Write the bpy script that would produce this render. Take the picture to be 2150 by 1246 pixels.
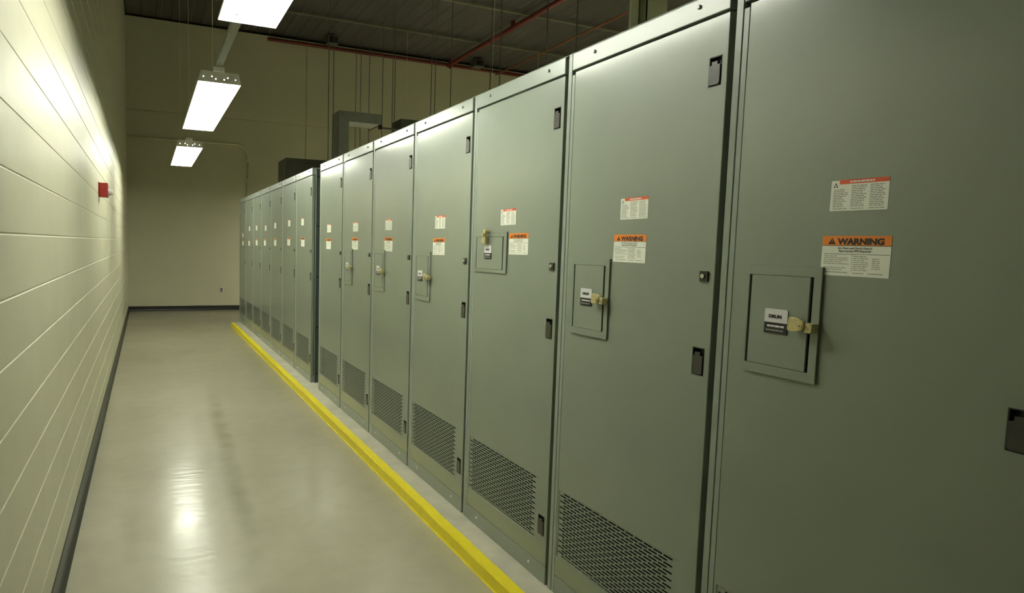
import bpy, bmesh, math, random
from mathutils import Vector, Matrix
PI = math.pi
for o in list(bpy.data.objects):
    bpy.data.objects.remove(o, do_unlink=True)
COL = bpy.context.scene.collection
rng = random.Random(7)

# ------------------------------------------------------------------ camera, world, exposure
F, YAW, PITCH, ROLL = 1376.24, 0.4028, 0.0846, 0.0245
SX, SY = -182.5, 13.7                 # principal point offset in pixels of the 2150 x 1246 frame
cd = bpy.data.cameras.new('camera'); cam = bpy.data.objects.new('camera', cd); COL.objects.link(cam)
d = Vector((math.sin(YAW)*math.cos(PITCH), math.cos(YAW)*math.cos(PITCH), -math.sin(PITCH)))
r = Vector((math.cos(YAW), -math.sin(YAW), 0)); u = r.cross(d)
r2 = r*math.cos(ROLL) + u*math.sin(ROLL); u2 = -r*math.sin(ROLL) + u*math.cos(ROLL)
cam.matrix_world = Matrix(((r2.x, u2.x, -d.x, 0), (r2.y, u2.y, -d.y, 0), (r2.z, u2.z, -d.z, 1.5554), (0, 0, 0, 1)))
cd.sensor_fit = 'HORIZONTAL'; cd.sensor_width = 36; cd.lens = F*36/2150
cd.shift_x = -SX/2150; cd.shift_y = SY/2150
cd.clip_start = .05; cd.clip_end = 100
bpy.context.scene.camera = cam
w = bpy.data.worlds.new('world'); bpy.context.scene.world = w; w.use_nodes = True
w.node_tree.nodes['Background'].inputs[0].default_value = (.5, .52, .45, 1)
w.node_tree.nodes['Background'].inputs[1].default_value = 0.0
vs = bpy.context.scene.view_settings
vs.view_transform = 'Standard'; vs.look = 'None'; vs.gamma = 1; vs.use_curve_mapping = False
vs.exposure = 0.0
LAMP = 38.0; LAMP_FILL = 50.0  # aisle lamps, then the unseen lamps added as fill
LAMP_COL = (.985, 1.0, .88)

# ------------------------------------------------------------------ measured layout (metres)
WX = -.3674; BX = 1.6132; ZB = .0719; H = 2.2891; W = .8421; Y1 = 1.497; FILL = .3194
YF = 15.7486; ZC = 6.318; XR = 11.5; YB = -4.0; COURSE = .18694; ZJ = 1.5658

# ------------------------------------------------------------------ helpers
def tag(o, label=None, cat=None, group=None, kind=None):
    if label: o['label'] = label
    if cat: o['category'] = cat
    if group: o['group'] = group
    if kind: o['kind'] = kind
    return o

class MB:
    def __init__(s): s.v = []; s.f = []; s.m = []
    def poly(s, pts, m=0):
        n = len(s.v); s.v += [tuple(p) for p in pts]; s.f.append(tuple(range(n, n+len(pts)))); s.m.append(m)
    def box(s, x0, x1, y0, y1, z0, z1, m=0):
        n = len(s.v)
        s.v += [(x0,y0,z0),(x1,y0,z0),(x1,y1,z0),(x0,y1,z0),(x0,y0,z1),(x1,y0,z1),(x1,y1,z1),(x0,y1,z1)]
        for f in ((0,3,2,1),(4,5,6,7),(0,1,5,4),(1,2,6,5),(2,3,7,6),(3,0,4,7)):
            s.f.append(tuple(n+i for i in f)); s.m.append(m)
        return s
    def prism(s, pts, axis, a, b, m=0):
        """extrude a 2D polygon along axis ('x','y','z') from a to b; pts in the other two axes in order"""
        def P(p, t):
            return {'x': (t, p[0], p[1]), 'y': (p[0], t, p[1]), 'z': (p[0], p[1], t)}[axis]
        n = len(s.v); k = len(pts)
        s.v += [P(p, a) for p in pts] + [P(p, b) for p in pts]
        s.f.append(tuple(range(n, n+k))); s.m.append(m)
        s.f.append(tuple(range(n+2*k-1, n+k-1, -1))); s.m.append(m)
        for i in range(k):
            j = (i+1) % k
            s.f.append((n+j, n+i, n+k+i, n+k+j)); s.m.append(m)
        return s
    def cyl(s, c, axis, a, b, r, seg=16, m=0, r1=None):
        r1 = r if r1 is None else r1
        n = len(s.v)
        for t, rr in ((a, r), (b, r1)):
            for i in range(seg):
                q = 2*PI*i/seg; p = (c[0]+rr*math.cos(q), c[1]+rr*math.sin(q))
                s.v.append({'x': (t, p[0], p[1]), 'y': (p[0], t, p[1]), 'z': (p[0], p[1], t)}[axis])
        s.f.append(tuple(range(n, n+seg))); s.m.append(m)
        s.f.append(tuple(range(n+2*seg-1, n+seg-1, -1))); s.m.append(m)
        for i in range(seg):
            j = (i+1) % seg
            s.f.append((n+j, n+i, n+seg+i, n+seg+j)); s.m.append(m)
        return s
    def tube(s, pts, r, seg=10, m=0):
        pts = [Vector(p) for p in pts]; n0 = len(s.v); up = Vector((.123, .31, .94))
        for i, p in enumerate(pts):
            t = (pts[min(i+1, len(pts)-1)]-pts[max(i-1, 0)]).normalized()
            a = t.cross(up).normalized(); b = t.cross(a)
            for k in range(seg):
                q = 2*PI*k/seg; s.v.append(tuple(p+a*r*math.cos(q)+b*r*math.sin(q)))
        for i in range(len(pts)-1):
            for k in range(seg):
                j = (k+1) % seg; A = n0+i*seg; B = A+seg
                s.f.append((A+k, A+j, B+j, B+k)); s.m.append(m)
        s.f.append(tuple(range(n0, n0+seg))); s.m.append(m)
        s.f.append(tuple(range(n0+len(pts)*seg-1, n0+(len(pts)-1)*seg-1, -1))); s.m.append(m)
        return s
    def plate(s, xs, zs, y0, y1, hole, m=0):
        """flat plate in x-z of thickness y0..y1 cut into cells; hole(i,j) -> True leaves a real opening"""
        n = len(s.v); nx, nz = len(xs), len(zs); N = nx*nz
        for y in (y0, y1):
            for z in zs:
                for x in xs: s.v.append((x, y, z))
        I = lambda i, j, b: n + b*N + j*nx + i
        solid = lambda i, j: 0 <= i < nx-1 and 0 <= j < nz-1 and not hole(i, j)
        for j in range(nz-1):
            for i in range(nx-1):
                if not solid(i, j): continue
                a, b, c, e = (i, j), (i+1, j), (i+1, j+1), (i, j+1)
                s.f.append((I(*a,0), I(*b,0), I(*c,0), I(*e,0))); s.m.append(m)
                s.f.append((I(*a,1), I(*e,1), I(*c,1), I(*b,1))); s.m.append(m)
                for (p, q, ni, nj) in ((a,b,i,j-1),(b,c,i+1,j),(c,e,i,j+1),(e,a,i-1,j)):
                    if not solid(ni, nj):
                        s.f.append((I(*q,0), I(*p,0), I(*p,1), I(*q,1))); s.m.append(m)
        return s
    def add(s, vf, fn, m=0):
        n = len(s.v); s.v += [fn(p) for p in vf[0]]
        for f in vf[1]: s.f.append(tuple(n+i for i in f)); s.m.append(m)
        return s
    def build(s, name, mats, parent=None, loc=None, rotz=0, bevel=0, seg=1, smooth=False):
        me = bpy.data.meshes.new(name); me.from_pydata(s.v, [], s.f)
        if not isinstance(mats, (list, tuple)): mats = [mats]
        for m in mats: me.materials.append(m)
        me.polygons.foreach_set('material_index', s.m)
        bm = bmesh.new(); bm.from_mesh(me)
        loose = [v for v in bm.verts if not v.link_faces]
        if loose: bmesh.ops.delete(bm, geom=loose, context='VERTS')
        bmesh.ops.recalc_face_normals(bm, faces=bm.faces) if not getattr(s, 'keep', False) else None
        bm.to_mesh(me); bm.free()
        if smooth: me.polygons.foreach_set('use_smooth', [True]*len(me.polygons))
        me.update()
        o = bpy.data.objects.new(name, me); COL.objects.link(o)
        if parent: o.parent = parent
        if loc: o.location = loc
        if rotz: o.rotation_euler.z = rotz
        if bevel:
            b = o.modifiers.new('bevel', 'BEVEL'); b.width = bevel; b.segments = seg; b.limit_method = 'ANGLE'
            b.angle_limit = math.radians(40); b.harden_normals = False
        return o

def empty(name, loc=(0,0,0), rotz=0):
    o = bpy.data.objects.new(name, None); COL.objects.link(o); o.location = loc; o.rotation_euler.z = rotz
    o.empty_display_size = .1
    return o

def copy_tree(o, parent=None):
    c = o.copy(); COL.objects.link(c); c.parent = parent
    for ch in [x for x in KIDS.get(o.name, [])]: copy_tree(ch, c)
    return c
KIDS = {}
def index_children(o):
    KIDS[o.name] = list(o.children)
    for c in o.children: index_children(c)

_tc = {}
def text(s, size, bold=0.0, align='CENTER'):
    """glyph outlines of s as (verts, faces), in the x-y plane"""
    k = (s, size, bold, align)
    if k in _tc: return _tc[k]
    c = bpy.data.curves.new('t', 'FONT'); c.body = s; c.size = size; c.offset = bold; c.align_x = align
    c.resolution_u = 3
    o = bpy.data.objects.new('t', c); COL.objects.link(o)
    bpy.context.view_layer.update()
    me = bpy.data.meshes.new_from_object(o.evaluated_get(bpy.context.evaluated_depsgraph_get()))
    out = ([tuple(v.co) for v in me.vertices], [tuple(p.vertices) for p in me.polygons])
    bpy.data.objects.remove(o, do_unlink=True); bpy.data.curves.remove(c); bpy.data.meshes.remove(me)
    _tc[k] = out
    return out

# ------------------------------------------------------------------ materials (all procedural)
def mat(name, col, rough=.5, metal=0, spec=.5, noise=None, bump=None, emit=None, coat=0, coat_r=.12):
    m = bpy.data.materials.new(name); m.use_nodes = True
    nt = m.node_tree; N = nt.nodes; L = nt.links; b = N['Principled BSDF']
    b.inputs['Base Color'].default_value = (*col, 1); b.inputs['Roughness'].default_value = rough
    b.inputs['Metallic'].default_value = metal; b.inputs['Specular IOR Level'].default_value = spec
    if coat: b.inputs['Coat Weight'].default_value = coat; b.inputs['Coat Roughness'].default_value = coat_r
    if emit:
        b.inputs['Emission Color'].default_value = (*emit[0], 1); b.inputs['Emission Strength'].default_value = emit[1]
    g = None
    if noise or bump:
        g = N.new('ShaderNodeNewGeometry')
    if noise:                                    # (scale, amount, detail)
        t = N.new('ShaderNodeTexNoise'); t.inputs['Scale'].default_value = noise[0]; t.inputs['Detail'].default_value = noise[2]
        L.new(g.outputs['Position'], t.inputs['Vector'])
        mr = N.new('ShaderNodeMapRange'); mr.inputs['From Min'].default_value = .3; mr.inputs['From Max'].default_value = .7
        mr.inputs['To Min'].default_value = 1-noise[1]; mr.inputs['To Max'].default_value = 1+noise[1]*.4
        L.new(t.outputs['Fac'], mr.inputs['Value'])
        mx = N.new('ShaderNodeVectorMath'); mx.operation = 'SCALE'; mx.inputs[0].default_value = col
        L.new(mr.outputs['Result'], mx.inputs['Scale']); L.new(mx.outputs['Vector'], b.inputs['Base Color'])
    if bump:                                     # list of (scale, strength, distance)
        prev = None
        for sc, st, di in bump:
            t = N.new('ShaderNodeTexNoise'); t.inputs['Scale'].default_value = sc; t.inputs['Detail'].default_value = 2
            L.new(g.outputs['Position'], t.inputs['Vector'])
            bp = N.new('ShaderNodeBump'); bp.inputs['Strength'].default_value = st; bp.inputs['Distance'].default_value = di
            L.new(t.outputs['Fac'], bp.inputs['Height'])
            if prev: L.new(prev.outputs['Normal'], bp.inputs['Normal'])
            prev = bp
        L.new(prev.outputs['Normal'], b.inputs['Normal'])
    return m

M = {}
GREY = (.212, .246, .196)
M['paint'] = mat('cabinet_paint', GREY, .42, spec=.5, noise=(3, .05, 3), bump=[(1.2, .5, .010)], coat=.75, coat_r=.15)
M['frame'] = mat('frame_paint', (.26, .30, .255), .34, noise=(5, .05, 3))
M['cap'] = mat('cap_paint', (.24, .275, .232), .42, spec=.5, noise=(3, .05, 3), bump=[(2.5, .6, .012)], coat=.45, coat_r=.22)
M['black'] = mat('black_void', (.006, .006, .005), .9, spec=.1)
M['plastic'] = mat('dark_plastic', (.022, .019, .015), .32, noise=(60, .2, 2))
M['paddle'] = mat('paddle_plastic', (.035, .032, .026), .34, noise=(60, .15, 2), coat=.5)
M['screw'] = mat('bright_screw', (.92, .92, .86), .25, metal=.3, noise=(80, .05, 2))
M['zinc'] = mat('zinc_plated', (.75, .76, .70), .22, metal=1, noise=(80, .1, 2))
M['brass'] = mat('brass', (.60, .53, .28), .36, metal=.45, noise=(90, .25, 3))
M['label'] = mat('label_paper', (.93, .95, .84), .5, noise=(30, .04, 2))
M['orange'] = mat('label_orange', (.85, .235, .012), .45, noise=(30, .05, 2))
M['red_l'] = mat('label_red', (.68, .085, .015), .45, noise=(30, .05, 2))
M['ink'] = mat('ink_black', (.016, .008, .006), .5, noise=(30, .1, 2))
M['ink_grey'] = mat('ink_grey', (.30, .30, .24), .6, noise=(30, .1, 2))
M['plate_w'] = mat('nameplate_white', (.78, .78, .80), .35, noise=(30, .03, 2))
M['plate_b'] = mat('nameplate_black', (.012, .012, .016), .3, noise=(30, .1, 2))
M['wall'] = mat('block_wall_cream', (.63, .615, .45), .42, spec=.45, noise=(4, .05, 5), bump=[(35, .25, .002), (260, .25, .0012)])
M['wallf'] = mat('precast_wall_cream', (.66, .645, .46), .7, spec=.3, noise=(.8, .06, 4), bump=[(120, .2, .001)])
M['ceil'] = mat('metal_deck_dark', (.10, .092, .082), .7, spec=.3, noise=(.8, .15, 3))
M['joist'] = mat('joist_primer', (.16, .155, .10), .6, noise=(2, .2, 3))
M['cove'] = mat('rubber_cove_base', (.018, .016, .012), .38, noise=(12, .3, 3))
M['lens'] = mat('lamp_lens', (.9, .9, .85), .4, emit=(LAMP_COL, LAMP), noise=(50, .02, 1))
M['lens_fill'] = mat('fill_lamp_tube', (.9, .9, .85), .4, emit=(LAMP_COL, LAMP_FILL), noise=(50, .02, 1))  # tubes of the fill lamps added behind the cabinets
M['lampbody'] = mat('lamp_housing_white', (.80, .80, .74), .4, noise=(10, .04, 2))
M['strut'] = mat('galvanised_strut', (.24, .25, .2), .5, metal=.2, noise=(30, .15, 3))
M['emt'] = mat('conduit_steel', (.90, .90, .82), .25, metal=0, noise=(15, .06, 2), coat=.6)
M['emt_p'] = mat('conduit_painted_cream', (.86, .84, .62), .35, noise=(15, .05, 2))
M['red'] = mat('red_device_plastic', (.33, .018, .012), .35, noise=(40, .1, 2))
M['pipe'] = mat('sprinkler_pipe_red', (.17, .018, .012), .4, noise=(5, .25, 3))
M['pipe_o'] = mat('sprinkler_pipe_orange', (.26, .065, .02), .4, noise=(5, .35, 3))
M['clear'] = mat('strobe_lens', (.62, .64, .60), .12, spec=.8, noise=(50, .1, 2))
M['rod'] = mat('threaded_rod', (.16, .165, .15), .5, metal=.4, noise=(60, .3, 2))
M['duct'] = mat('busway_grey', (.27, .285, .25), .45, noise=(6, .15, 3))
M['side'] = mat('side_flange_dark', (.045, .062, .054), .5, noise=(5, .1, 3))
M['dark'] = mat('enclosure_dark_grey', (.12, .117, .10), .5, noise=(4, .2, 3))
M['column'] = mat('column_green_cream', (.70, .76, .54), .5, noise=(4, .1, 3))
M['yellow'] = mat('yellow_floor_paint', (.84, .70, .014), .42, noise=(14, .05, 3), bump=[(60, .3, .002)])
M['concrete'] = mat('pad_concrete', (.50, .48, .38), .6, noise=(6, .18, 6), bump=[(80, .3, .002)])

# polished concrete floor: mottling, faint stains, uneven gloss
def floor_mat():
    m = bpy.data.materials.new('polished_concrete'); m.use_nodes = True
    N = m.node_tree.nodes; L = m.node_tree.links; b = N['Principled BSDF']
    g = N.new('ShaderNodeNewGeometry')
    def noise(sc, det, rough=.5):
        t = N.new('ShaderNodeTexNoise'); t.inputs['Scale'].default_value = sc; t.inputs['Detail'].default_value = det
        t.inputs['Roughness'].default_value = rough; L.new(g.outputs['Position'], t.inputs['Vector']); return t
    a = noise(.9, 3, .5); c = noise(7, 4, .5)
    r = N.new('ShaderNodeValToRGB'); e = r.color_ramp.elements
    e[0].position = .2; e[0].color = (.285, .268, .178, 1); e[1].position = .8; e[1].color = (.375, .355, .248, 1)
    L.new(a.outputs['Fac'], r.inputs['Fac'])
    r2 = N.new('ShaderNodeMapRange'); r2.inputs['From Min'].default_value = .2; r2.inputs['From Max'].default_value = .8
    r2.inputs['To Min'].default_value = .93; r2.inputs['To Max'].default_value = 1.07
    L.new(c.outputs['Fac'], r2.inputs['Value'])
    s = N.new('ShaderNodeVectorMath'); s.operation = 'SCALE'
    L.new(r.outputs['Color'], s.inputs[0]); L.new(r2.outputs['Result'], s.inputs['Scale'])
    sx = N.new('ShaderNodeSeparateXYZ'); L.new(g.outputs['Position'], sx.inputs[0])
    wob = noise(1.6, 2)
    def mth(op, a_, b_=None, c_=None):
        n_ = N.new('ShaderNodeMath'); n_.operation = op
        for i_, v_ in enumerate((a_, b_, c_)):
            if v_ is None: continue
            if isinstance(v_, (int, float)): n_.inputs[i_].default_value = v_
            else: L.new(v_, n_.inputs[i_])
        return n_.outputs[0]
    cx = mth('MULTIPLY_ADD', sx.outputs['Y'], .036, .355)                 # centre line of a worn streak
    dx = mth('ABSOLUTE', mth('SUBTRACT', mth('SUBTRACT', sx.outputs['X'], cx), mth('MULTIPLY_ADD', wob.outputs['Fac'], .12, -.06)))
    band = N.new('ShaderNodeMapRange'); band.interpolation_type = 'SMOOTHSTEP'
    band.inputs['From Min'].default_value = .0; band.inputs['From Max'].default_value = .10; band.inputs['To Min'].default_value = 1; band.inputs['To Max'].default_value = 0
    L.new(dx, band.inputs['Value'])
    ln = N.new('ShaderNodeMapRange'); ln.interpolation_type = 'SMOOTHSTEP'
    ln.inputs['From Min'].default_value = 2.9; ln.inputs['From Max'].default_value = .3; ln.inputs['To Min'].default_value = 0; ln.inputs['To Max'].default_value = 1
    L.new(mth('ABSOLUTE', mth('SUBTRACT', sx.outputs['Y'], 5.0)), ln.inputs['Value'])
    brk = N.new('ShaderNodeMapRange'); brk.inputs['From Min'].default_value = .35; brk.inputs['From Max'].default_value = .6
    L.new(noise(3.2, 4).outputs['Fac'], brk.inputs['Value'])
    st = mth('MULTIPLY', mth('MULTIPLY', band.outputs['Result'], ln.outputs['Result']), mth('MULTIPLY_ADD', brk.outputs['Result'], .6, .35))
    mxs = N.new('ShaderNodeMix'); mxs.data_type = 'RGBA'; mxs.inputs[7].default_value = (.17, .165, .085, 1)
    L.new(st, mxs.inputs[0]); L.new(s.outputs['Vector'], mxs.inputs[6]); L.new(mxs.outputs[2], b.inputs['Base Color'])
    b.inputs['Roughness'].default_value = .40; b.inputs['Specular IOR Level'].default_value = .4
    b.inputs['Coat Weight'].default_value = .5
    q = noise(2.3, 2)
    rr = N.new('ShaderNodeMapRange'); rr.inputs['From Min'].default_value = .3; rr.inputs['From Max'].default_value = .7
    rr.inputs['To Min'].default_value = .14; rr.inputs['To Max'].default_value = .225
    L.new(q.outputs['Fac'], rr.inputs['Value']); L.new(rr.outputs['Result'], b.inputs['Coat Roughness'])
    mp = N.new('ShaderNodeMapping'); mp.inputs['Scale'].default_value = (4, 14, 1); L.new(g.outputs['Position'], mp.inputs['Vector'])
    f = N.new('ShaderNodeTexNoise'); f.inputs['Scale'].default_value = 1.6; f.inputs['Detail'].default_value = 3; L.new(mp.outputs['Vector'], f.inputs['Vector'])
    bp = N.new('ShaderNodeBump'); bp.inputs['Strength'].default_value = .45; bp.inputs['Distance'].default_value = .004
    L.new(f.outputs['Fac'], bp.inputs['Height']); L.new(bp.outputs['Normal'], b.inputs['Coat Normal'])
    return m
M['floor'] = floor_mat()

# ------------------------------------------------------------------ the room
def struct(mb, name, m, **k):
    o = mb.build(name, m, **k); o['kind'] = 'structure'; return o
struct(MB().box(WX-.2, XR+.2, YB-.2, YF+.2, -.2, 0), 'floor', M['floor'])

# left wall: block courses with tooled horizontal joints swept along the aisle
prof = [(WX-.2, 0), (WX, 0)]
k = math.ceil(-ZJ/COURSE)
while True:
    z = ZJ + k*COURSE; k += 1
    if z < .03: continue
    if z > ZC-.05: break
    prof += [(WX, z-.0042), (WX-.0018, z-.0026), (WX-.0026, z), (WX-.0018, z+.0026), (WX, z+.0042)]
prof += [(WX, ZC), (WX-.2, ZC)]
mb = MB()
n = len(prof)
mb.v = [(p[0], YB-.2, p[1]) for p in prof] + [(p[0], YF+.2, p[1]) for p in prof]
for i in range(1, n-2): mb.f.append((i, i+1, n+i+1, n+i)); mb.m.append(0)
mb.f += [(0, 1, n+1, n), (n-2, n-1, 2*n-1, 2*n-2), (n-1, 0, n, 2*n-1)]; mb.m += [0, 0, 0]
struct(mb, 'wall_left', M['wall'])

# far wall: precast panels with recessed joints
mb = MB(); ZJF = 4.37; XJ = 3.52
gp = .011
for x0, x1 in ((WX, XJ-gp), (XJ+gp, 8.6-gp), (8.6+gp, XR)):
    for z0, z1 in ((0, ZJF-gp), (ZJF+gp, ZC)):
        mb.box(x0, x1, YF, YF+.05, z0, z1)
mb.box(WX, XR, YF+.018, YF+.2, 0, ZC)
struct(mb, 'wall_far', M['wallf'])
struct(MB().box(XR, XR+.2, YB, YF, 0, ZC), 'wall_right', M['wallf'])
struct(MB().box(WX, XR, YB-.2, YB, 0, ZC), 'wall_back', M['wallf'])
# ceiling: ribbed steel deck
mb = MB(); mb.box(WX-.2, XR+.2, YB-.2, YF+.2, ZC+.06, ZC+.2)
x = WX
while x < XR:
    mb.prism([(x, ZC+.06), (x+.03, ZC+.045), (x+.10, ZC+.045), (x+.13, ZC+.06)], 'y', YB, YF); x += .3
struct(mb, 'ceiling', M['ceil'])

# rubber cove base
def cove(name, pts):
    struct(MB().prism(pts, 'y', YB, YF), name, M['cove'])
cove('baseboard_left', [(WX, 0), (WX+.022, 0), (WX+.008, .014), (WX+.004, .03), (WX+.004, .128), (WX, .134)])
struct(MB().prism([(YF, 0), (YF-.02, 0), (YF-.008, .012), (YF-.004, .03), (YF-.004, .1), (YF, .104)], 'x', WX, XR), 'baseboard_far', M['cove'])

# roof joists running across under the deck
for i, y in enumerate((13.9, 11.87)):
    mb = MB()
    mb.box(WX, XR, y-.045, y+.045, ZC-.03, ZC-.018); mb.box(WX, XR, y-.006, y+.006, ZC-.018, ZC-.001)
    o = mb.build('roof_joist', M['joist'])
    tag(o, ['thin pale roof joist crossing the dark ceiling nearest the far wall',
            'thin pale roof joist on the dark ceiling, second from the far wall'][i], 'joist', 'roof joists')

# concrete pad under the switchgear, its nose painted yellow
XO, XI = 1.440, 1.497; PY0, PY1 = -2.5, 12.62
pad = MB().prism([(XI, 0), (3.0, 0), (3.0, ZB), (XI, ZB)], 'y', PY0, PY1).build('equipment_pad', M['concrete'])
tag(pad, 'low raised concrete pad with a yellow painted edge under the row of cabinets', 'equipment pad')
mb = MB()
N_ = 240
rows = []
for i in range(N_+1):
    y = PY0 + (PY1-PY0)*i/N_
    j = rng.uniform(-.0022, .0022); q = rng.uniform(-.003, .003)
    prof = [(XI, 0), (XO-.004+q*.5, 0), (XO+j*.5, .010), (XO+.001+j*.5, ZB-.007), (XO+.006, ZB+.0002), (XI+j, ZB+.0009), (XI+j, ZB-.001), (XI, ZB-.001)]
    rows.append([(a, y, b) for a, b in prof])
for row in rows: mb.v += row
kk = len(rows[0])
for i in range(N_):
    for a in range(kk):
        b = (a+1) % kk; mb.f.append((i*kk+a, i*kk+b, (i+1)*kk+b, (i+1)*kk+a)); mb.m.append(0)
mb.f.append(tuple(range(kk))); mb.f.append(tuple(N_*kk+i for i in range(kk-1, -1, -1))); mb.m += [0, 0]
mb.build('painted_edge', M['yellow'], pad)

# ------------------------------------------------------------------ switchgear cabinet
# local frame: x = across the front (0 far side .. W near side), y = depth into the cabinet, z = up
DX0, DX1, DZ0, DZ1 = .0545, .826, .0815, 2.2085
LZ = [(.213, .300), (1.098, 1.186), (1.999, 2.087)]; LX = (.7565, .8035)
VX = (.0665, .7475); VZ = (.173, .465)

def body_mb(inset=.0008):
    mb = MB()
    mb.box(inset, W-inset, .036, 1.30, .0, H-.004)
    mb.box(.006, .0305, .0, .036, .0, H-.004)                  # post strip by the gap
    mb.box(.0335, .0535, .0, .036, .0, H-.09)                  # hinge side strip
    mb.box(.0012, W-.0012, .002, 1.30, H-.004, H)              # top sheet
    return mb
def make_cabinet_parts(root):
    body_mb().build('body', M['frame'], root, bevel=.0015)
    xs = [DX0, VX[0], VX[1], LX[0], LX[1], DX1]
    zs = [DZ0, VZ[0], LZ[0][0], LZ[0][1], VZ[1], LZ[1][0], LZ[1][1], LZ[2][0], LZ[2][1], DZ1]
    def hole(i, j):
        if i == 1 and j in (1, 2, 3): return True
        return i == 3 and j in (2, 5, 7)
    door = MB().plate(xs, zs, 0, .028, hole).build('door', M['paint'], root, bevel=.0022, seg=2)
    # ventilation grille with staggered slots cut right through
    mb = MB(); y0, y1 = .0025, .0045
    rows = 23; z0, z1 = .178, .4615; p = (z1-z0)/rows; sh = .0070
    mb.box(VX[0], VX[1], y0, y1, VZ[0], z0+(p-sh)/2)
    pitch = .0485; br = .0062
    for i in range(rows):
        za = z0+i*p+(p-sh)/2; zb_ = za+sh
        top = VZ[1] if i == rows-1 else zb_+(p-sh)
        mb.box(VX[0], VX[1], y0, y1, zb_, top)
        xx = .072 + (0 if i % 2 else pitch/2)
        mb.box(VX[0], xx, y0, y1, za, zb_)
        while xx+pitch < .744:
            xx += pitch
            mb.box(xx-br, xx, y0, y1, za, zb_)
        mb.box(xx-br, VX[1], y0, y1, za, zb_)
    mb.box(VX[0], VX[1], .024, .026, VZ[0], VZ[1], 1)
    mb.build('vent_grille', [M['paint'], M['black']], door)
    # recessed paddle latches
    for za, zb_ in LZ:
        mb = MB(); a, b = LX
        mb.box(a, b, .020, .023, za, zb_)
        mb.box(a, a+.002, 0, .021, za, zb_); mb.box(b-.002, b, 0, .021, za, zb_)
        mb.box(a, b, 0, .021, za, za+.002); mb.box(a, b, 0, .021, zb_-.002, zb_)
        c = (a+b)/2; hw = .0212; zz = za+.003; zt = za+.062
        pts = [(c-hw+.006, zz), (c+hw-.006, zz), (c+hw-.0015, zz+.003), (c+hw, zz+.009), (c+hw, zt), (c+.011, zt+.002), (c+.011, zt+.012), (c-.012, zt+.012), (c-.012, zt+.002), (c-hw, zt), (c-hw, zz+.009), (c-hw+.0015, zz+.003)]
        mb.prism(pts, 'y', -.004, .004, 1)
        mb.build('latch', [M['plastic'], M['paddle']], door, bevel=.0008)
    # square key lock
    mb = MB(); mb.box(.7715, .8035, -.006, .004, 1.397, 1.430)
    mb.cyl((.786, 1.4145), 'y', -.0105, -.004, .0072, 20, 1)
    mb.box(.785, .787, -.0108, -.0100, 1.409, 1.420, 0)
    mb.build('key_lock', [M['plastic'], M['zinc']], door, bevel=.0006)
    # cap above the door and kick panel below it
    cap = MB().box(.0345, .826, -.002, .036, 2.2165, H-.0045).build('cap_panel', M['cap'], root, bevel=.003, seg=2)
    for x in (.178, .704):
        MB().cyl((x, 2.257), 'y', -.0085, -.002, .0062, 12, 0, .0078).build('bolt', M['cap'], cap, bevel=.0015)
    kick = MB().box(.0545, .826, .0, .036, .0, .0785).build('kick_panel', M['paint'], root, bevel=.0015)
    for x in (.173, .695):
        MB().cyl((x, .048), 'y', -.007, .0, .0055, 10, 0, .0078).build('bolt', M['screw'], kick, bevel=.0012)

# --- labels (built once each at the origin, lower left corner at 0,0)
def words(mb, x0, x1, z, h, y, m, fill=.85, rg=None):
    """one line of illegibly small print as word-length marks"""
    x = x0; end = x0+(x1-x0)*fill
    while x < end-.003:
        wl = rg.uniform(.004, .013); xe = min(x+wl, end)
        mb.box(x, xe, y-.0001, y, z, z+h, m); x = xe+.0016
def hazard_label_mesh():
    rg = random.Random(3); w_, h_ = .143, .076; mb = MB()
    mb.box(0, w_, -.0006, -.0001, 0, h_, 0)
    mb.box(.021, w_, -.0009, -.0004, h_-.0095, h_+.0012, 1)
    words(mb, .048, .108, h_-.0065, .0042, -.0009, 0, 1.0, rg)
    mb.prism([(.005, h_-.017), (.018, h_-.017), (.0115, h_-.005)], 'y', -.0008, -.0006, 3)
    mb.prism([(.0085, h_-.0155), (.0145, h_-.0155), (.0115, h_-.009)], 'y', -.0010, -.0008, 0)
    for c, x0 in enumerate((.007, .053, .099)):
        rowsn = 14
        for i in range(rowsn):
            if c == 0 and i < 2: continue
            z = h_-.0155-i*.0042
            if i == rowsn-1: z -= .0015
            words(mb, x0, x0+.037, z, .0019, -.0006, 2, rg.choice((1, 1, .9, .75)), rg)
    return mb
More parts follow.
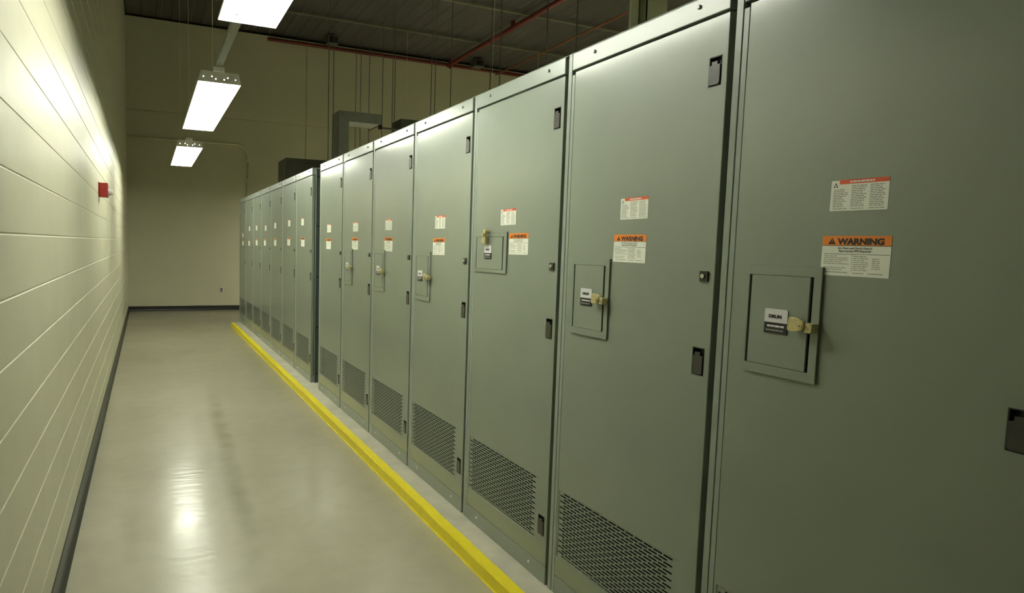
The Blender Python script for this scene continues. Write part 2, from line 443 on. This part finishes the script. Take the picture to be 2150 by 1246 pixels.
def warning_label_mesh():
    rg = random.Random(5); w_, h_ = .172, .1005; mb = MB(); b = h_-.0245
    mb.box(0, w_, -.0006, -.0001, 0, b, 0)
    mb.box(0, w_, -.0007, -.0001, b, h_, 1)
    mb.box(0, w_, -.0009, -.0006, b-.0005, b+.0009, 2)
    mb.prism([(.0155, b+.0035), (.0355, b+.0035), (.0255, b+.0195)], 'y', -.0009, -.0007, 2)
    mb.box(.0247, .0263, -.0011, -.0009, b+.0085, b+.0150, 1); mb.box(.0247, .0263, -.0011, -.0009, b+.0055, b+.0070, 1)
    t = text('WARNING', .0215, .0011, 'LEFT')
    xs_ = [v[0] for v in t[0]]; sc = .116/(max(xs_)-min(xs_))
    mb.add(t, lambda p: (.0395+(p[0]-min(xs_))*sc, -.0010, b+.0036+p[1]*.97), 2)
    for s, z, sz in (('Arc Flash and Shock Hazard', b-.0085, .0075), ('Appropriate PPE Required', b-.0158, .0075)):
        t = text(s, sz, .0001)
        mb.add(t, lambda p, z=z: (w_*.5-.001+p[0], -.0009, z+p[1]), 2)
    zr = b-.0215
    mb.box(.006, w_-.002, -.0008, -.0006, zr, zr+.0010, 2)
    mb.box(.0800, .0807, -.0008, -.0006, .010, zr, 3)
    for i in range(8):
        z = zr-.0058-i*.0048
        if i in (5,): pass
        else: words(mb, .007, .076, z, .0016, -.0006, 3, rg.choice((.98, .7, .5, .9)), rg)
        words(mb, .084, .122, z, .0017, -.0006, 3, rg.choice((.95, .8)), rg)
        if 0 < i < 7: words(mb, .130, .150, z, .0017, -.0006, 3, .95, rg)
    mb.box(.012, .071, -.0008, -.0006, .0085, .0096, 2); mb.box(.084, .112, -.0008, -.0006, .0078, .0089, 2)
    mb.box(.122, .158, -.0008, -.0006, .0078, .0089, 2)
    return mb
def nameplate_mesh():
    rg = random.Random(9); mb = MB(); w_, h_ = .0715, .068; s = .0305; t_ = .0025; c = .003
    mb.prism([(0, s), (w_, s), (w_, h_-c), (w_-c, h_), (c, h_), (0, h_-c)], 'y', -t_, 0, 0)
    mb.box(0, w_, -t_, 0, 0, s, 1)
    t = text('DRUM', .0165, .0012)
    mb.add(t, lambda p: (w_*.47+p[0]*.88, -t_-.0003, s+.0130+p[1]*.72), 1)
    words(mb, .010, .062, s-.0125, .0052, -t_, 0, 1, rg)
    words(mb, .006, .060, s-.0235, .0038, -t_, 2, 1, rg)
    return mb
lab_m = [M['label'], M['red_l'], M['ink_grey'], M['ink']]
haz = hazard_label_mesh().build('hazard_label', lab_m)
wrn = warning_label_mesh().build('warning_label', [M['label'], M['orange'], M['ink'], M['ink_grey']])
npl = nameplate_mesh().build('nameplate', [M['plate_w'], M['plate_b'], M['ink_grey']])
def stick(src, parent, x, z, y=0, tilt=0, sx=1, sz=1):
    o = src.copy(); COL.objects.link(o); o.parent = parent; o.location = (x, y, z); o.rotation_euler.y = tilt
    o.scale = (sx, 1, sz)
    return o

def breaker_cover(root, x0, x1, z0, z1, ix0, ix1, iz0, iz1):
    g = .0078; mb = MB(); T = .0075
    mb.plate([x0, ix0-g, ix1+g, x1], [z0, iz0-.0009, iz1+.0006, z1], -T, 0, lambda i, j: i == 1 and j == 1)
    cov = mb.build('breaker_cover', M['paint'], root, bevel=.0009)
    MB().box(ix0, ix1, -T-.001, -.001, iz0, iz1).build('cover_door', M['paint'], cov, bevel=.0009)
    MB().box(ix0-g, ix1+g, -.001, -.0002, iz0-.0015, iz1+.0015).build('gasket', M['black'], cov)
    return cov

protor = empty('switchgear_cabinet')
make_cabinet_parts(protor)
bpy.context.view_layer.update(); index_children(protor)

# hazard label corner, warning label corner for every cabinet, near to far
LAB = {1: (.341, 1.600, .328, 1.437), 2: (.374, 1.602, .344, 1.447), 3: (.325, 1.600, .413, 1.459), 4: (.365, 1.597, .339, 1.439),
       5: (.300, 1.602, .288, 1.450), 6: (.328, 1.602, .304, 1.450), 7: (.304, 1.604, .276, 1.445),
       8: (.308, 1.697, .305, 1.460), 9: (.402, 1.700, .358, 1.465), 10: (.298, 1.690, .275, 1.457), 11: (.36, 1.672, .28, 1.452),
       12: (.345, 1.690, .335, 1.452), 13: (.41, 1.690, .34, 1.440), 14: (.42, 1.585, .40, 1.440)}
NAME = {
 1: 'tall olive grey cabinet at the right edge of the photo, nearest the camera',
 2: 'olive grey cabinet second nearest the camera with an upright narrow breaker cover',
 3: 'olive grey cabinet third from the camera with the wide low breaker cover and dangling lock',
 4: 'olive grey cabinet fourth from the camera, directly beyond the one with the wide breaker cover',
 5: 'olive grey cabinet fifth from the camera with white and black nameplate on narrow cover',
 6: 'olive grey cabinet sixth from the camera, farthest one with a breaker cover',
 7: 'olive grey cabinet without breaker cover, on the near side of the dark vertical gap',
 8: 'olive grey cabinet whose dark bolted side shows at the gap in the row',
 9: 'olive grey cabinet second beyond the dark gap in the row',
 10: 'olive grey cabinet third beyond the dark gap in the row',
 11: 'olive grey cabinet fourth beyond the dark gap in the row, middle of the far seven',
 12: 'olive grey cabinet fifth beyond the dark gap, third from the far end of the row',
 13: 'olive grey cabinet next to last at the far end of the row',
 14: 'last olive grey cabinet at the far end of the row'}
CAB = {}
def door_of(c):
    return [x for x in c.children if x.name.split('.')[0] == 'door'][0]
for k in range(1, 15):
    c = protor if k == 1 else copy_tree(protor)
    yfar = Y1 + (k-1)*W + (FILL if k > 7 else 0)
    c.location = (BX, yfar, ZB+.001); c.rotation_euler.z = -PI/2
    tag(c, NAME[k], 'cabinet', 'row of switchgear cabinets'); CAB[k] = c
bpy.context.view_layer.update()
for k, c in CAB.items():
    hx, hz, wx_, wz = LAB[k]; dr = door_of(c)
    if k <= 7: stick(haz, dr, hx, hz, 0, rng.uniform(-.015, .015))
    else: stick(haz, dr, hx, hz, 0, rng.uniform(-.015, .015), .9)
    stick(wrn, dr, wx_, wz, 0, rng.uniform(-.012, .012) if k > 2 else .008)
COVERS = {1: 0, 2: -.006, 4: -.026, 5: -.030, 6: -.012}
for k, dxx in COVERS.items():
    breaker_cover(CAB[k], .114+dxx, .340+dxx, 1.1485, 1.4565, .1275+dxx, .309+dxx, 1.1765, 1.4285)
    stick(npl, CAB[k], [0, .180, .168, 0, .132, .146, .160][k], 1.268, -.0086, .0)
breaker_cover(CAB[3], .079, .400, 1.3640, 1.5690, .093, .362, 1.3815, 1.5440)
stick(npl, CAB[3], .183, 1.432, -.0086)
for o in (haz, wrn, npl): bpy.data.objects.remove(o, do_unlink=True)
# the side of the first far cabinet is bolted for coupling
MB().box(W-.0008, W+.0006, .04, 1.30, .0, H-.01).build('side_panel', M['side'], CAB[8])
for z in (2.20, 1.68, 1.14, .60, .10):
    MB().cyl((.062, z), 'x', W-.002, W+.0018, .0085, 12).build('coupling_hole', M['black'], CAB[8])
MB().box(W+.004, W+FILL-.004, .30, .32, 0, H-.02).build('filler_panel', M['frame'], CAB[8])

# brass locks on the covers
def make_lock(cab, x, z, ang, label):
    """ang: direction (in the door plane) from the shackle end to the body end"""
    root = empty('padlock'); root.parent = None
    y0 = BX-.0088
    yfar = cab.location.y
    root.location = (y0, yfar - x, ZB+z); root.rotation_euler = (0, 0, -PI/2)
    def R(p):
        ca, sa = math.cos(ang), math.sin(ang); return (p[0]*ca-p[1]*sa, p[0]*sa+p[1]*ca)
    body = [(.004, -.013), (.022, -.019), (.046, -.017), (.048, -.012), (.048, .015), (.044, .021), (.026, .019), (.004, .011)]
    MB().prism([R(p) for p in body], 'y', -.024, -.010).build('lock_body', M['brass'], root, bevel=.0015, seg=2)
    mb = MB()
    c = R((.006, -.001)); mb.cyl(c, 'y', -.031, -.012, .0105, 24); mb.cyl(c, 'y', -.0335, -.031, .0062, 20)
    mb.cyl(c, 'y', -.0345, -.0335, .0022, 10, 1)
    mb.build('lock_cylinder', [M['brass'], M['ink']], root, bevel=.0012, seg=2)
    pts = [(-.004, -.012), (-.004, .013), (-.020, .013), (-.023, .009), (-.023, -.009), (-.020, -.012)]
    mb = MB().prism([R(p) for p in pts], 'y', -.026, 0)
    c = R((-.013, .002)); mb.cyl(c, 'y', -.0285, -.026, .003, 10)
    mb.build('hasp', M['brass'], root, bevel=.0015, seg=2)
    tag(root, label, 'lock', 'brass locks on the breaker covers')
NOM = {1: 'the cabinet at the right edge of the photo', 2: 'the second nearest cabinet', 4: 'the fourth cabinet from the camera',
       5: 'the fifth cabinet from the camera', 6: 'the sixth cabinet, the farthest lock in the row'}
for k, dxx in COVERS.items():
    make_lock(CAB[k], .317+dxx*.9+(.02 if k > 3 else 0), 1.300, PI-.12, 'brass lock beside the nameplate on '+NOM[k])
make_lock(CAB[3], .214, 1.560, -PI/2-.25, 'brass lock dangling above the nameplate on the wide breaker cover')

# ------------------------------------------------------------------ suspended lamps over the aisle, added fill lamps beyond the cabinets
LZ0 = 2.825; LXC = .555; LW = .165; LL = 2.42
def make_lamp(LL=LL):
    """open industrial reflector with four tubes; the skirts cut the light off sideways"""
    root = empty('suspended_lamp')
    T = .0018; a, b = LW, LW-.022; h = .088
    prof = [(-a, 0), (-a, .012), (-b, h), (b, h), (a, .012), (a, 0), (a-T, 0), (a-T, .012), (b-T, h-T), (-b+T, h-T), (-a+T, .012), (-a+T, 0)]
    hs = MB().prism(prof, 'y', 0, LL).build('reflector_housing', M['lampbody'], root)
    # end plates with small punched holes
    HX = [(-.124, .0), (-.060, .006), (-.030, -.010), (.034, -.010), (.062, .006), (.122, -.002)]
    xs = sorted([-b] + [v for x, _ in HX for v in (x-.0042, x+.0042)] + [b])
    zs = sorted({0, h} | {round(.040+d+q, 4) for _, d in HX for q in (-.0042, .0042)})
    def hole(i, j):
        xm = (xs[i]+xs[i+1])/2; zm = (zs[j]+zs[j+1])/2
        return any(abs(xm-x) < .004 and abs(zm-.040-d) < .0041 for x, d in HX)
    for y0, y1 in ((-.002, 0), (LL, LL+.002)):
        mb = MB().plate(xs, zs, y0, y1, hole)
        for sg in (-1, 1):
            mb.prism([(sg*b, 0), (sg*a, 0), (sg*a, .012), (sg*b, h)], 'y', y0, y1)
        mb.build('end_plate', M['lampbody'], hs)
    for x in (-.115, -.040, .040, .115):
        MB().cyl((x, .024), 'y', .02, LL-.02, .0135, 12).build('fluorescent_tube', M['lens'], root, smooth=False)
    for p, q in ((-.02, .06), (LL-.06, LL+.02)): MB().box(-.05, .035, p, q, .088, .123).build('bracket', M['lampbody'], root, bevel=.002)
    return root
lamp = make_lamp(); bpy.context.view_layer.update(); index_children(lamp)
lamp_near = make_lamp(1.85)
spots = [(LXC, 2.19, LZ0), (LXC, 5.60, LZ0), (LXC, 9.52, LZ0)]
LN = ['nearest suspended white lamp over the aisle, cut off by the top of the photo',
      'suspended white lamp over the aisle, middle of the three, with strut above it',
      'suspended white lamp over the aisle farthest from the camera, smallest in view']
for x, nm in ((5.4, 'first'), (8.8, 'second')):  # unseen lamps, added to brighten the far wall and ceiling
    for i, y in enumerate((1.62, 5.55, 9.48, 12.9)):
        spots.append((x, y, 2.95)); LN.append('unseen fill lamp added behind the switchgear, ' + nm + ' line, ' + ('nearest', 'second', 'third', 'farthest')[i])
for i, (x, y, z) in enumerate(spots):
    o = lamp_near if i == 0 else lamp if i == 1 else copy_tree(lamp)
    o.location = (x, y, z); tag(o, LN[i], 'lamp', 'suspended lamps over the aisle' if i < 3 else 'added fill lamps beyond the switchgear')
    if i == 2:
        for yy in (.02, LL-.02): MB().cyl((-.01, yy), 'z', .123, ZC+.061-z, .0025, 6).build('drop_rod', M['emt_p'], o)
    if i >= 3:
        for ln in [c for c in o.children if c.name.startswith('fluorescent_tube')]:
            ln.material_slots[0].link = 'OBJECT'; ln.material_slots[0].material = M['lens_fill']
# strut rail the lamps hang from, with drop rods
for j, (xc, z0, yA, yB, ys) in enumerate(((LXC, LZ0, 1.2, 6.3, (2.0, 6.1)), (5.4, 2.95, 1.2, 15.3, (2, 6, 10, 14)), (8.8, 2.95, 1.2, 15.3, (2, 6, 10, 14)))):
    root = empty('strut_rail', (xc-.01, 0, z0+.123))
    mb = MB()
    mb.plate([-.027, .027], [0, .003], yA, yB, lambda i, j_: False)
    mb.box(-.027, -.0245, yA, yB, .003, .04); mb.box(.0245, .027, yA, yB, .003, .04)
    mb.box(-.027, -.014, yA, yB, .037, .04); mb.box(.014, .027, yA, yB, .037, .04)
    mb.build('channel', M['strut'], root)
    for y in ys:
        MB().cyl((0, y), 'z', .0, ZC-z0-.12, .0025, 6).build('drop_rod', M['emt_p'], root)
    tag(root, ['galvanised strut rail between the nearest and middle aisle lamps', 'unseen strut rail of the added fill lamps, first line',
               'unseen strut rail of the added fill lamps, second line'][j], 'rail')
# ------------------------------------------------------------------ things on the walls
root = empty('fire_alarm_strobe', (WX, 6.22, 1.915))
MB().box(0, .008, -.006, .126, -.004, .124).build('backplate', M['red'], root, bevel=.002)
MB().box(.008, .072, 0, .12, 0, .12).build('alarm_body', M['red'], root, bevel=.006, seg=2)
mb = MB().cyl((.06, .045), 'x', .072, .078, .036, 20); mb.cyl((.06, .045), 'x', .078, .112, .030, 20, 0, .020)
mb.build('strobe_lens', M['clear'], root, bevel=.004, seg=2)
MB().cyl((.010, .004), 'z', -.032, -.004, .008, 10).build('conduit_stub', M['emt'], root)
tag(root, 'red fire alarm strobe with clear lens on the cream block wall', 'fire alarm')
root = empty('wall_outlet', (1.594, YF, .47))
MB().box(-.040, .040, -.007, 0, -.060, .060).build('cover_plate', M['emt'], root, bevel=.003)
MB().box(-.017, .017, -.011, -.006, -.042, -.004).build('socket', M['cove'], root, bevel=.002)
MB().box(-.017, .017, -.011, -.006, .004, .042).build('socket', M['cove'], root, bevel=.002)
tag(root, 'small steel electrical outlet low on the far cream wall', 'outlet')
# conduit across and down the far wall
root = empty('wall_conduit', (0, YF, 0))
yy = -.022; P = [(WX+.004, yy, 3.775), (.8, yy, 3.785), (1.93, yy, 3.795)]
for i in range(1, 9):
    a = PI/2*i/8; P.append((1.93+.245*math.sin(a), yy, 3.795-.245*(1-math.cos(a))))
P.append((2.176, yy, 3.42))
MB().tube(P, .0135).build('painted_run', M['emt_p'], root, smooth=True)
MB().tube([(2.176, yy, 3.42), (2.176, yy, 2.0), (2.176, yy, .3)], .0150).build('bare_drop', M['emt'], root, smooth=True)
mb = MB()
for x in (.1, 1.2): mb.box(x-.012, x+.012, yy-.017, 0, 3.745+.008*x, 3.815+.008*x)
for z in (3.0, 1.6): mb.box(2.14, 2.212, yy-.018, 0, z-.012, z+.012)
mb.build('strap', M['emt_p'], root)
tag(root, 'thin conduit running across the far wall and bending down behind the cabinets', 'conduit')

# ------------------------------------------------------------------ overhead piping
root = empty('sprinkler_main', (7.10, 0, 6.17))
MB().cyl((0, 0), 'y', 3.0, YF-.20, .052, 14).build('pipe', M['pipe'], root, smooth=False)
MB().cyl((.0, 15.42), 'z', -.10, .145, .035, 12).build('end_stub', M['pipe'], root)
MB().cyl((.0, 12.35), 'z', .0, .145, .05, 12).build('riser', M['pipe'], root)
tag(root, 'thick red sprinkler pipe running along the dark ceiling towards the far wall', 'pipe')
root = empty('sprinkler_branch', (8.52, 0, 6.13))
MB().cyl((0, 0), 'y', 3.0, YF-.12, .020, 10).build('pipe', M['pipe_o'], root)
mb = MB()
for y in (6, 9, 12, 15): mb.cyl((0, y), 'z', 0, ZC-6.13+.001, .006, 6)
mb.build('hanger', M['rod'], root)
tag(root, 'thin orange red sprinkler pipe along the ceiling right of the thick one', 'pipe')
root = empty('sprinkler_cross_main', (0, YF-.10, 6.215))
MB().cyl((0, 0), 'x', 2.6, XR-.05, .042, 12).build('pipe', M['pipe'], root)
mb = MB()
for x in (3.3, 5.6, 8.0, 10.4): mb.cyl((x, 0), 'z', 0, ZC-6.215+.001, .006, 6)
mb.build('hanger', M['rod'], root)
tag(root, 'red brown pipe running level along the top of the far wall', 'pipe')
for i, (x, y) in enumerate(((3.97, 15.15), (7.78, 15.25))):
    root = empty('ceiling_box', (x, y, 6.20))
    MB().box(-.13, .13, -.13, .13, -.06, .119).build('housing', M['dark'], root, bevel=.008)
    MB().box(-.10, .10, -.134, -.128, -.04, .09).build('front_plate', M['plastic'], root, bevel=.002)
    tag(root, ['small black box on the ceiling by the far wall, left of the two', 'small black box on the ceiling by the far wall, right one beside red pipes'][i],
        'ceiling box', 'black boxes on the ceiling')

# hanger rods behind the switchgear: (x, y, lower end)
RODS = [(3.2, 12.40, 2.6, 'left of the grey elbow, leftmost of all'), (3.2, 12.05, 2.6, 'just above the corner of the grey elbow'),
        (4.6, 15.28, 2.6, 'left one of the pair above the horizontal grey duct'), (4.6, 14.90, 2.6, 'right one of the pair above the horizontal grey duct'),
        (4.6, 14.26, 2.6, 'alone above the middle of the horizontal duct'), (4.6, 13.35, 2.6, 'above the end of the horizontal grey duct'),
        (4.6, 12.73, 2.6, 'above the gap in the duct, left of two touching'), (4.6, 12.60, 2.6, 'above the gap in the duct, right of two touching'),
        (4.6, 10.76, 2.6, 'left one of the pair above the fourth cabinet'), (4.6, 10.59, 2.6, 'right one of the pair above the fourth cabinet'),
        (4.6, 9.95, 2.6, 'beside the end of the thick red pipe'), (4.6, 8.60, 2.6, 'above the far part of the third cabinet'),
        (4.6, 8.32, 2.6, 'crossing the thick red pipe above the third cabinet'), (4.6, 7.15, 2.6, 'above the near part of the third cabinet'),
        (4.6, 6.53, 2.6, 'above the second cabinet, nearest of all')]
for x, y, z0, wh in RODS:
    o = MB().cyl((0, 0), 'z', 0, ZC+.062-z0, .0075, 8).build('hanger_rod', M['rod'], None, (x, y, z0))
    tag(o, 'thin steel hanger rod ' + wh, 'hanger rod', 'hanger rods behind the switchgear')

# grey busway elbow behind the switchgear
root = empty('busway', (0, 0, 0))
YA = 12.32; X0, X1 = 3.385, 3.585; ZT = 4.105
mb = MB(); mb.prism([(X0, 0), (X1, 0), (X1, ZT-.19), (X0, ZT)], 'y', YA, YA+.5)
mb.build('vertical_duct', M['duct'], root, bevel=.003)
mb = MB(); mb.prism([(X0+.004, ZT+.002), (X1+.004, ZT-.188), (4.24, ZT-.188), (4.24, ZT+.002)], 'y', YA, YA+.5)
mb.build('horizontal_duct', M['duct'], root, bevel=.003)
MB().box(4.235, 4.7, YA+.05, YA+.09, ZT-.255, ZT-.225).build('support_bar', M['dark'], root)
MB().box(4.20, 4.26, YA+.04, YA+.10, ZT-.27, ZT-.13).build('bracket', M['plastic'], root)
MB().tube([(4.22, YA+.06, ZT-.22), (4.14, YA+.04, ZT-.235), (4.05, YA+.03, ZT-.29), (3.98, YA+.03, ZT-.325)], .008, 8).build('loose_cable', M['plastic'], root)
MB().box(4.64, 5.25, YA, YA+.5, ZT-.235, ZT-.035).build('end_box', M['dark'], root, bevel=.004)
tag(root, 'grey rectangular duct with mitred elbow and black bracket rising behind the cabinets', 'busway')
root = empty('tall_enclosure', (2.93, 13.4, 0))
MB().box(-.41, .41, -.4, .4, 0, 3.235).build('housing', M['dark'], root, bevel=.006)
MB().box(-.37, .37, -.408, -.4, .1, 3.15).build('front_door', M['dark'], root, bevel=.004)
MB().box(.30, .33, -.43, -.408, 1.6, 1.75).build('handle', M['plastic'], root, bevel=.003)
tag(root, 'tall dark grey enclosure against the far wall, top showing above the cabinets', 'enclosure')
# steel column with conduit behind the near cabinets
root = empty('steel_column', (5.6, 6.6, 0))
mb = MB(); mb.box(-.115, -.10, -.0, .30, 0, ZC-.0); mb.box(.10, .42, -.02, .0, 0, ZC)
mb.box(-.10, .10, .14, .155, 0, ZC); mb.box(.10, .115, 0, .3, 0, ZC)
mb = MB(); mb.box(-.17, -.05, .0, .012, 0, ZC); mb.box(-.05, .08, .16, .172, 0, ZC); mb.box(.06, .38, .0, .012, 0, ZC); mb.box(-.062, -.05, 0, .17, 0, ZC); mb.box(.06, .072, 0, .17, 0, ZC)
mb.build('steel_section', M['column'], root)
tag(root, 'pale green steel column behind the cabinets at the top of the photo', 'column')
